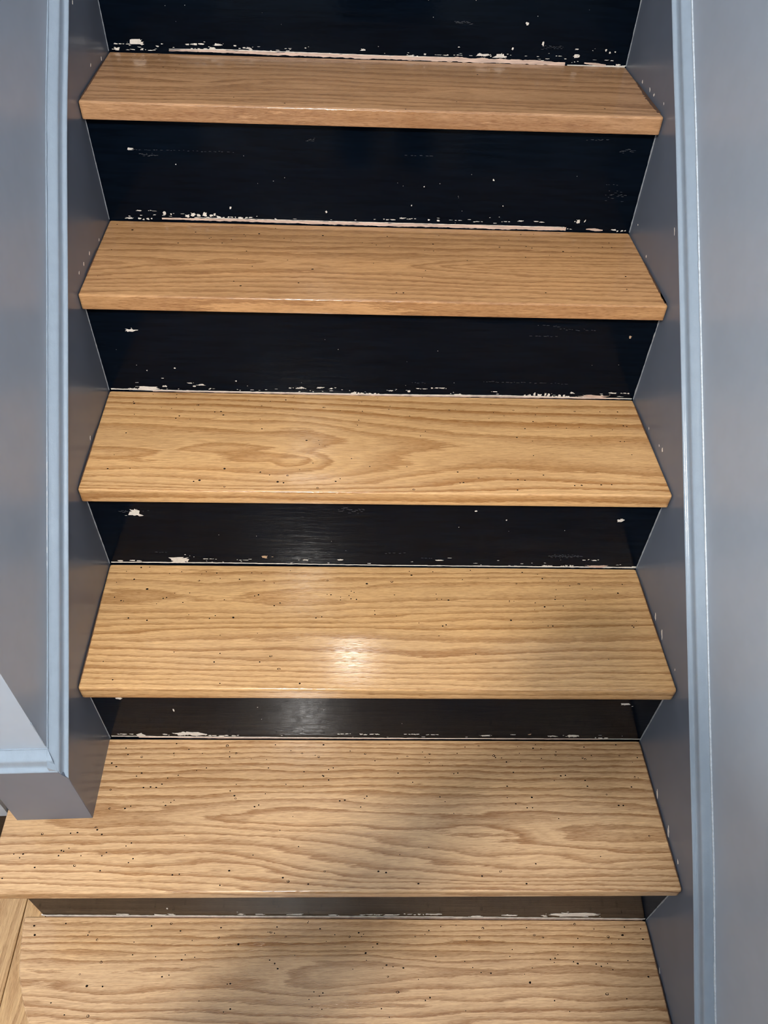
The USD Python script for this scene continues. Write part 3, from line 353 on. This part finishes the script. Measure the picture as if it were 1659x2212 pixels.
def ring_field(k, x, y, z, d):
    """growth-ring number at a point of board k; d = distance from the back edge, z = depth below the top"""
    f = board_figure(TRACES[k])
    F = f(np.stack([x, d + z * .8], -1))
    F = F + WOB[k] * (meshkit.fbm(np.stack([x * 3.2, d * 30, z * 30 + k * 7.3], -1), 3, 11 + k) - .5)
    F = F + .8 * WOB[k] * (meshkit.fbm(np.stack([x * 12, d * 160, z * 160 + k * 3.1], -1), 3, 21 + k) - .5)
    return F + k * 40.0

RN = 0.0032
def tread_mesh(k, xl, xr, nx=300, ny=100):
    """xl(t), t in 0..1 from back to front: the left edge"""
    z0, t = STEP[k][0], STEP[k][5]
    tv = np.r_[np.linspace(0, 0.9, ny - 24), np.linspace(0.9, 1, 25)[1:]]
    uv = np.r_[0, 0.002, np.linspace(0.005, 0.995, nx - 4), 0.998, 1]
    X = np.stack([xl(a) + RN + (xr - xl(a) - 2 * RN) * uv for a in tv])
    A = tv[:, None]
    Y = (yback(k, X) - 0.0012 - RN) * (1 - A) + (yfront(k, X) + RN) * A
    n_r, n_c = X.shape
    idx = np.arange(n_r * n_c).reshape(n_r, n_c)
    V = [np.stack([X, Y, np.full_like(X, z0)], -1).reshape(-1, 3)]
    q = idx[:-1, :-1], idx[1:, :-1], idx[1:, 1:], idx[:-1, 1:]
    F = [np.stack([q[0], q[1], q[2]], -1).reshape(-1, 3), np.stack([q[0], q[2], q[3]], -1).reshape(-1, 3)]
    loop = np.r_[idx[:, 0], idx[-1, 1:], idx[-2::-1, -1], idx[0, -2:0:-1]]       # back-left, down the left, front, up the right, back
    P = V[0][loop]; m = len(loop)
    # outward normals of the outline (in plan)
    tg = np.roll(P, -1, 0) - np.roll(P, 1, 0); nn = np.stack([tg[:, 1], -tg[:, 0]], 1); nn /= np.linalg.norm(nn, axis=1)[:, None] + 1e-12
    base = n_r * n_c
    rings_ = [loop]
    prof = [(RN * (math.sin(a) - 1) + RN, -RN * (1 - math.cos(a))) for a in np.radians((22, 45, 68, 90))]
    prof = [(o, h) for o, h in prof] + [(RN, -h) for h in np.linspace(RN + .001, t - .0015, 7)] + [(RN - .0006, -t + .0005), (RN - .002, -t), (-0.02, -t)]
    for o, h in prof:
        ring = P.copy(); ring[:, :2] += nn * o; ring[:, 2] = z0 + h
        ids = base + np.arange(m); base += m
        V.append(ring); pr = rings_[-1]
        F += [np.stack([pr, ids, np.roll(ids, -1)], -1), np.stack([pr, np.roll(ids, -1), np.roll(pr, -1)], -1)]
        rings_.append(ids)
    V.append(P.mean(0)[None] * [1, 1, 0] + [[0, 0, z0 - t]]); last = rings_[-1]
    F.append(np.stack([last, np.full(m, base), np.roll(last, -1)], -1)[:, ::1])
    V = np.vstack(V); F = np.vstack(F)
    mesh = trimesh.Trimesh(V, F, process=False)
    if mesh.volume < 0: F = F[:, ::-1]
    d = (yback(k, V[:, 0]) - V[:, 1]); zz = z0 - V[:, 2]
    return V, F, ring_field(k, V[:, 0], V[:, 1], zz, d), np.stack([V[:, 0] + k * 1.37, V[:, 1] + k * .61, V[:, 2]], 1)

T1L = PchipInterpolator([0, .0273 / .2352, .0538 / .2352, .0784 / .2352, .1049 / .2352, .1296 / .2352, .1489 / .2352, .183 / .2352, .213 / .2352, .229 / .2352, 1],
                        [-.1368, -.133, -.1286, -.1236, -.1131, -.1016, -.0903, -.060, -.018, .022, .060])
TREAD_LABEL = {1: 'bottom oak step with a rounded left end, nearest the viewer',
               2: 'wide oak step running out past the end of the left wall',
               3: 'oak stair tread with straight close grain, directly above the wide step',
               4: 'oak stair tread with a swirling knot figure in its grain',
               5: 'brownish oak stair tread with V shaped grain, second from the top',
               6: 'topmost oak stair tread, browner and foreshortened'}
TREADS = {}
EDGES = {6: [(1, .075, .212, .0075), (-1, .05, .215, .0022)], 5: [(1, .10, .222, .0030), (1, .192, .224, .0042), (-1, .10, .18, .0012)], 4: [(1, .02, .10, .0016), (-1, .10, .222, .0010)], 3: [(1, .02, .15, .0012), (-1, .06, .225, .0010)], 2: [(1, .01, .22, .0012)], 1: [(1, .01, .16, .0012)]}
for k in range(1, 7):
    xr = W - 0.0012
    if k == 1: xl = lambda a: float(T1L(a))
    elif k == 2: xl = lambda a: -0.132
    else: xl = lambda a: 0.0008
    tr = thing('stair_tread', TREAD_LABEL[k], 'stair tread', (W / 2, float(yfront(k, W / 2)), STEP[k][0] - STEP[k][5]))
    V, F, ring, grain = tread_mesh(k, xl, xr)
    obj('board', (V, F), OAK[k], tr, smooth=True, ring=ring, grain=grain)
    TREADS[k] = tr
    dots = []
    rh = np.random.default_rng(100 + k)
    extra = [(int(rh.uniform(60, 8600)), int(abs(rh.normal(0, 500)) + 60) if rh.random() < .55 else int(rh.uniform(100, 1900)), 'e') for _ in range({6: 10, 5: 30}.get(k, 55))]
    for hx, hd, ty in HOLES[k] + extra:
        hx, hd = hx / 1e4, hd / 1e4
        if k == 1 and hx < xl(min(1, hd / .235)) + .01: continue
        cy = float(yback(k, hx)) - hd
        r = {'d': .0010, 'D': .0014, 'r': .0014, 'Q': .0018, 'e': .0007}[ty] * rh.uniform(.8, 1.2)
        n = 10; an = np.arange(n) / n * 2 * np.pi
        wob = 1 + .25 * (rh.random(n) - .5)
        sx = rh.uniform(1.0, 1.5)
        o = np.stack([hx + r * sx * np.cos(an) * wob, cy + r * np.sin(an) * wob], 1)
        inner = .6 if ty in 'rQ' else .0
        i_ = np.stack([hx + rh.uniform(-.2, .2) * r * bool(inner) + inner * r * sx * np.cos(an), cy + rh.uniform(-.2, .2) * r * bool(inner) + inner * r * np.sin(an)], 1)
        zt_ = STEP[k][0] + 0.00012
        v = np.vstack([np.c_[o, np.full(n, STEP[k][0] - .0002)], np.c_[o, np.full(n, zt_)], np.c_[i_, np.full(n, zt_)]])
        q = np.arange(n); q1 = (q + 1) % n
        f = np.vstack([np.stack([q, q1, q1 + n], 1), np.stack([q, q1 + n, q + n], 1), np.stack([q + n, q1 + n, q1 + 2 * n], 1), np.stack([q + n, q1 + 2 * n, q + 2 * n], 1)])
        dots.append(trimesh.Trimesh(v, f, process=False))
    for side, d0, d1, wd in EDGES.get(k, []):
        q = np.arange(d0, d1, .0012)
        sh_ = np.sin(np.clip((q - d0) / (d1 - d0), 0, 1) * np.pi * .80) ** .7
        w_ = .0006 + wd * sh_ * (.45 + 1.1 * np.clip(meshkit.fbm(np.stack([q * 260, q * 0 + k, q * 0 + side * 3.3], 1), 3, 9), 0, 1) - .25)
        xe = W - .0016 if side > 0 else .0012
        g = Polygon(np.vstack([np.c_[np.full(len(q), xe), q], np.c_[xe - side * np.maximum(w_, .0003), q][::-1]])).buffer(0)
        for gg in getattr(g, 'geoms', [g]):
            e = trimesh.creation.extrude_polygon(gg, .0004, engine='earcut'); v = e.vertices.copy()
            e.vertices = np.stack([v[:, 0], yback(k, v[:, 0]) - v[:, 1], STEP[k][0] - .0003 + v[:, 2]], 1); trimesh.repair.fix_normals(e)
            obj('edge_stain', e, M_stain, tr, label='dark stain along the end of the board')
    obj('nail_hole', cat_(dots), M_hole, tr, kind='stuff', label='small dark nail and staple holes')
# base of the rounded bottom step
a = np.linspace(0, 1, 40)
outl = [(float(T1L(q)) + .03, float(yback(1, 0) * (1 - q) + yfront(1, 0) * q) + .022) for q in a[:-3]] + [(W - .001, float(yfront(1, W)) + .022), (W - .001, -0.037), (-.107, 0.0)]
e = trimesh.creation.extrude_polygon(Polygon(outl).buffer(0), STEP[1][0] - STEP[1][5], engine='earcut')
obj('riser_panel', e, M_black, TREADS[1], label='black panel under the rounded edge')

# ------------------------------------------------------------------ risers
RISER_LABEL = {1: 'lowest black riser, a thin strip under the wide oak step', 2: 'black painted riser standing on the wide oak step',
               3: 'black riser with a cream chip at its upper left corner, below the knotty tread', 4: 'black painted riser above the tread with the swirling knot',
               5: 'tall black riser under the topmost tread', 6: 'black riser at the very top, cut off by the frame'}
RISERS = {}
for k in range(1, 7):
    zb = STEP[k][0] - 0.016; zt = STEP[k + 1][0] - STEP[k + 1][5] if k < 6 else STEP[6][0] + 0.165
    x0 = -0.105 if k == 1 else 0.0003
    x1 = W - 0.0003
    rs = thing('stair_riser', RISER_LABEL[k], 'stair riser', (W / 2, float(yback(k, W / 2)), zb))
    p = [(x0, float(yback(k, x0))), (x1, float(yback(k, x1))), (x1, float(yback(k, x1)) + .016), (x0, float(yback(k, x0)) + .016)]
    e = trimesh.creation.extrude_polygon(Polygon(p), zt - zb, engine='earcut'); e.apply_translation((0, 0, zb))
    obj('panel', e, M_black, rs)
    RISERS[k] = rs
    rc = np.random.default_rng(300 + k)
    by = {'c': [], 'w': [], 't': [], 's': []}
    def flake(px, pz, w, h, thick=.0003):
        n = 14 + int(w / .003); an = np.sort(rc.random(n)) * 2 * np.pi
        rr = np.clip(1 + .26 * rc.standard_normal(n), .5, 1.4)
        ex, ez = np.cos(an), np.sin(an)
        P = np.stack([px + w / 2 * rr * np.sign(ex) * np.abs(ex) ** .8, pz + h / 2 * np.clip(rr, .5, 1.3) * np.sign(ez) * np.abs(ez) ** .7], 1)
        P[:, 1] = np.maximum(P[:, 1], STEP[k][0] + .0002)
        pl = Polygon(P).buffer(0)
        out = []
        for g in getattr(pl, 'geoms', [pl]):
            if g.area < 1e-8: continue
            e = trimesh.creation.extrude_polygon(g, .0012, engine='earcut'); v = e.vertices.copy()
            e.vertices = np.stack([v[:, 0], yback(k, v[:, 0]) - thick + v[:, 2], v[:, 1]], 1); e.invert(); trimesh.repair.fix_normals(e)
            out.append(e)
        return out
    for cx, cz, w, h, ty in CHIPS[k]:
        cx, w, cz, h = cx / 1e4, w / 1e4, STEP[k][0] + cz / 1e4, h / 1e4
        if ty == 's' or (w / max(h, 1e-4) > 5 and ty == 'c'):      # a scuff or thin run of flecks
            q = cx - w / 2
            while q < cx + w / 2:
                l = rc.uniform(.0015, .009 if ty == 'c' else .005)
                by[ty] += flake(q + l / 2, cz + rc.normal(0, h * (.22 if ty == 'c' else .30)), l, max(h * rc.uniform(.45, .9), .0005) if ty == 'c' else rc.uniform(.0004, .0008))
                q += l * (1 if ty == 'c' or h < .003 else .25) + rc.uniform(.0004, .004 if ty == 'c' else .006 if h < .003 else .0015)
        else:
            by[ty] += flake(cx, cz, w, h)
            for _ in range(int(w / .006)):
                by[ty] += flake(cx + rc.normal(0, w * .5), cz + rc.normal(0, h * .4), rc.uniform(.0008, .003), rc.uniform(.0006, .0014))
    for _ in range({1: 12, 2: 26, 3: 34, 4: 60, 5: 60, 6: 60}[k]):       # flecks along the bottom edge and a few higher up
        low = rc.random() < .8
        by['c'] += flake(rc.uniform(.02, W - .02), STEP[k][0] + (abs(rc.normal(0, .007)) + .003 if low else rc.uniform(.02, .12 if k > 1 else .03)), rc.uniform(.001, .006) if low else rc.uniform(.0006, .0016), rc.uniform(.0005, .0012))
    for ty, pl in STRIPS[k]:
        pl = np.array(pl, float) / 1e4
        q = np.arange(pl[0, 0], pl[-1, 0], .0022)
        zc, th = np.interp(q, pl[:, 0], pl[:, 1]), np.interp(q, pl[:, 0], pl[:, 2])
        zc = STEP[k][0] + zc
        wig = lambda s_: meshkit.fbm(np.stack([q * 130, q * 0 + s_, q * 0 + k], 1), 3, int(s_)) - .5
        lo, hi = np.maximum(zc - th / 2 * (1 + .9 * wig(1)), STEP[k][0] - .004), zc + th / 2 * (1 + .9 * wig(2))
        hi = np.maximum(hi, lo + .0003)
        g = Polygon(np.vstack([np.c_[q, lo], np.c_[q, hi][::-1]])).buffer(0)
        for gg in getattr(g, 'geoms', [g]):
            if gg.area < 1e-8: continue
            e = trimesh.creation.extrude_polygon(gg, .0012, engine='earcut'); v = e.vertices.copy()
            e.vertices = np.stack([v[:, 0], yback(k, v[:, 0]) - (.00025 if ty == 'c' else .00045) + v[:, 2], v[:, 1]], 1); trimesh.repair.fix_normals(e)
            by[ty].append(e)
    for ty, nm, m_, lb in (('c', 'paint_chip', M_chip, 'chips where old cream paint shows through the black'), ('w', 'bare_wood_strip', M_bare, 'scraped pinkish bare wood along the bottom edge'),
                           ('t', 'filler_spot', M_tan, 'tan filler spots'), ('s', 'scuff', M_scuff, 'faint grey scuffs')):
        if by[ty]: obj(nm, cat_(by[ty]), m_, rs, kind='stuff', label=lb)
    za, zb2 = STEP[k][0] + .0005, zt - .001
    cl = []
    if k > 1: cl.append(bead([(0.0002, float(yback(k, 0)), z) for z in np.linspace(za, zb2, 20)], .0009, 50 + k, .8, 150))
    cl.append(bead([(W - .0002, float(yback(k, W)), z) for z in np.linspace(za, zb2, 20)], .0013, 70 + k, .9, 150))
    for c_ in cl: obj('caulk_line', c_, M_greycaulk, rs, smooth=True, label='thin grey paint line in the corner')
obj('return_panel', box(-0.105, -0.09, 0.0195, 0.215, 0.002, STEP[2][0] - STEP[2][5]), M_black, RISERS[1])

# ------------------------------------------------------------------ ceiling lamp
cl_ = thing('ceiling_light', 'round white ceiling lamp with a bare bulb over the foot of the stairs', 'ceiling light', (LAMP[0], LAMP[1], H_CEIL))
prof_ = np.array([(0.0, 0), (0.055, 0), (0.055, -0.012), (0.030, -0.022), (0.020, -0.036), (0.0, -0.036)])
e = trimesh.creation.revolve(prof_, sections=32); e.apply_translation((LAMP[0], LAMP[1], H_CEIL)); trimesh.repair.fix_normals(e)
obj('base', e, M_white, cl_, smooth=40)

pl_ = thing('pendant_light', 'bare bulb on a cord high up in the stairwell', 'pendant light', UP + [0, 0, .05])
obj('cord', trimesh.creation.cylinder(.003, segment=[UP + [0, 0, .12], UP + [0, 0, .40]]), M_white, pl_)
obj('socket', trimesh.creation.cylinder(.018, segment=[UP + [0, 0, .052], UP + [0, 0, .12]]), M_white, pl_, smooth=40)

# ------------------------------------------------------------------ the photographer, standing at the foot of the stairs
def limb(chains, refine=0.012, it=12):
    """one smooth body from chains of (point, radius): hulls of spheres, joined and smoothed"""
    parts = []
    for ch in chains:
        for (p, r), (q, s_) in zip(ch[:-1], ch[1:]):
            a_ = m3.Manifold.sphere(r, 20).translate(tuple(map(float, p))); b_ = m3.Manifold.sphere(s_, 20).translate(tuple(map(float, q)))
            parts.append(m3.Manifold.batch_hull([a_, b_]))
    m = m3.Manifold.batch_boolean(parts, m3.OpType.Add).refine_to_length(refine).to_mesh()
    t = trimesh.Trimesh(m.vert_properties[:, :3], m.tri_verts, process=True)
    trimesh.smoothing.filter_taubin(t, iterations=it)
    return t
A = lambda *p: np.array(p, float)
right, fwd, upv = R[:, 0], R[:, 1], R[:, 2]
phone_c = CAM - fwd * 0.0075 - upv * 0.052 + right * 0.022
PX = float(PERSON_X)
hip, chest, neck = A(PX, -.80, .93), A(PX, -.79, 1.27), A(PX, -.765, 1.45)
head = A(PX, -.715, 1.615)
fd = (phone_c - head) / np.linalg.norm(phone_c - head)      # looking at the phone
fu = A(0, 0, 1) - fd * fd[2]; fu /= np.linalg.norm(fu); fr = np.cross(fd, fu)
H = lambda a_, b_, c_: head + fr * a_ + fd * b_ + fu * c_
pe = thing('person', 'person in dark sweater and jeans holding up a phone at the stair foot', 'person', (PX, -.80, 0))
sh = {s_: A(PX + s_ * .185, -.775, 1.40) for s_ in (-1, 1)}
el = {-1: A(PX - .285, -.565, 1.18), 1: A(PX + .235, -.60, 1.17)}
wr = {-1: phone_c - right * .105 - upv * .045 - fwd * .060, 1: phone_c + right * .068 - upv * .055 - fwd * .045}
legs = {s_: [(A(PX + s_ * .09, -.80, .90), .088), (A(PX + s_ * .105, -.785, .50), .058), (A(PX + s_ * .115, -.81, .10), .040)] for s_ in (-1, 1)}
torso = [[(A(PX - .08, -.80, .93), .100), (A(PX + .08, -.80, .93), .100)], [(A(PX - .06, -.80, 1.08), .098), (A(PX + .06, -.80, 1.08), .098)],
         [(A(PX - .08, -.795, 1.25), .105), (A(PX + .08, -.795, 1.25), .105)], [(A(PX - .13, -.785, 1.38), .065), (A(PX + .13, -.785, 1.38), .065)]]
spine = [[(A(PX + s_ * .07, -.80, .93), .098), (A(PX + s_ * .06, -.80, 1.08), .096), (A(PX + s_ * .08, -.795, 1.25), .103), (A(PX + s_ * .10, -.785, 1.37), .07)] for s_ in (-1, 1)]
arms = {s_: [(sh[s_], .056), (el[s_], .040), (wr[s_], .026)] for s_ in (-1, 1)}
body = torso + spine + [[(neck - A(0, .01, .06), .060), (neck, .054), (H(0, -.03, -.05), .056)]]
body += [[(H(0, -.015, .03), .088), (H(0, .01, -.01), .078)], [(H(0, .02, -.02), .070), (H(0, .045, -.085), .036)], [(H(0, .088, .0), .009), (H(0, .104, -.032), .012)],
         [(H(-.018, .078, -.062), .009), (H(.018, .078, -.062), .009)]]
body += [[(H(s_ * .082, -.01, .01), .014), (H(s_ * .084, -.012, -.03), .010)] for s_ in (-1, 1)]
for s_ in (-1, 1):
    body += [legs[s_], [(legs[s_][2][0], .036), (A(PX + s_ * .12, -.79, .045), .035), (A(PX + s_ * .13, -.68, .030), .026)], arms[s_]]
    # palm behind the phone's edge, four fingers along its back, thumb on the screen side
    pal = phone_c + right * s_ * .052 - upv * .020 - fwd * .022
    body += [[(wr[s_], .024), (pal, .019)], [(pal - upv * .018, .017), (pal + upv * .022, .016)]]
    for q in range(4):
        b0 = pal + upv * (.026 - .018 * q) + right * s_ * .004
        l = (.9, 1.0, .95, .75)[q]
        body += [[(b0, .0088), (phone_c + right * s_ * (.052) + upv * (.026 - .018 * q) + fwd * .002, .0084), (phone_c + right * s_ * (.052 - .018 * l) + upv * (.022 - .017 * q) + fwd * (-.0125 if q > 5 else .0145), .0078)]] if not (s_ < 0 and q < 2 or s_ > 0 and q < 1) else [[(b0, .0088), (b0 + right * s_ * .006 + upv * .030 * l, .0084), (b0 - right * s_ * .004 + upv * .048 * l, .0076)]]
    body += [[(pal - upv * .02 - fwd * .006, .0115), (phone_c + right * s_ * .044 - upv * .012 - fwd * .017, .0098), (phone_c + right * s_ * .024 + upv * .010 - fwd * .0155, .0088)]]
obj('body', limb(body, .011, 10), M_skin, pe, smooth=True)
grow = lambda ch, g: [(p, r + g) for p, r in ch]
obj('sweater', limb([grow(c_, .014) for c_ in torso + spine] + [[(sh[s_] * .6 + A(PX, -.785, 1.42) * .4, .055), (sh[s_], .067), (el[s_], .052), (el[s_] * .25 + wr[s_] * .75, .038)] for s_ in (-1, 1)], .016, 8), M_sweater, pe, smooth=True)
obj('jeans', limb([grow(c_, .012) for c_ in legs.values()] + [[(A(PX - .08, -.80, .90), .112), (A(PX + .08, -.80, .90), .112)]], .018, 8), M_jeans, pe, smooth=True)
for s_ in (-1, 1):
    obj('shoe', limb([[(A(PX + s_ * .12, -.83, .046), .046), (A(PX + s_ * .128, -.70, .038), .040), (A(PX + s_ * .133, -.645, .034), .034)]], .01, 6), M_shoe, pe, smooth=True)
obj('hair', limb([[(H(0, -.030, .045), .094), (H(0, -.05, -.01), .082)], [(H(-.03, .02, .085), .052), (H(.03, .02, .085), .052)], [(H(-.07, -.03, .0), .034), (H(.07, -.03, .0), .034)]], .012, 6), M_hair, pe, smooth=True)
for s_ in (-1, 1):
    e = trimesh.creation.icosphere(2, .0115); e.apply_translation(H(s_ * .031, .074, .004)); obj('eye', e, M_white, pe, smooth=True)
ph = thing('phone', 'dark phone held upright in both hands of the person', 'phone', phone_c)
e = m3.Manifold.batch_hull([m3.Manifold.sphere(.0035, 16).translate((sx * .0325, sy * 0.0, sz * .0725)) for sx in (-1, 1) for sy in (0,) for sz in (-1, 1)]).to_mesh()
e = trimesh.Trimesh(e.vert_properties[:, :3], e.tri_verts); Mx = np.eye(4); Mx[:3, 0], Mx[:3, 1], Mx[:3, 2], Mx[:3, 3] = right, fwd, upv, phone_c
e.apply_transform(Mx); obj('case', e, M_shoe, ph, smooth=30)
e = box(-.031, .031, -.0040, -.0030, -.070, .070); e.apply_transform(Mx); obj('screen', e, M_screen, ph)
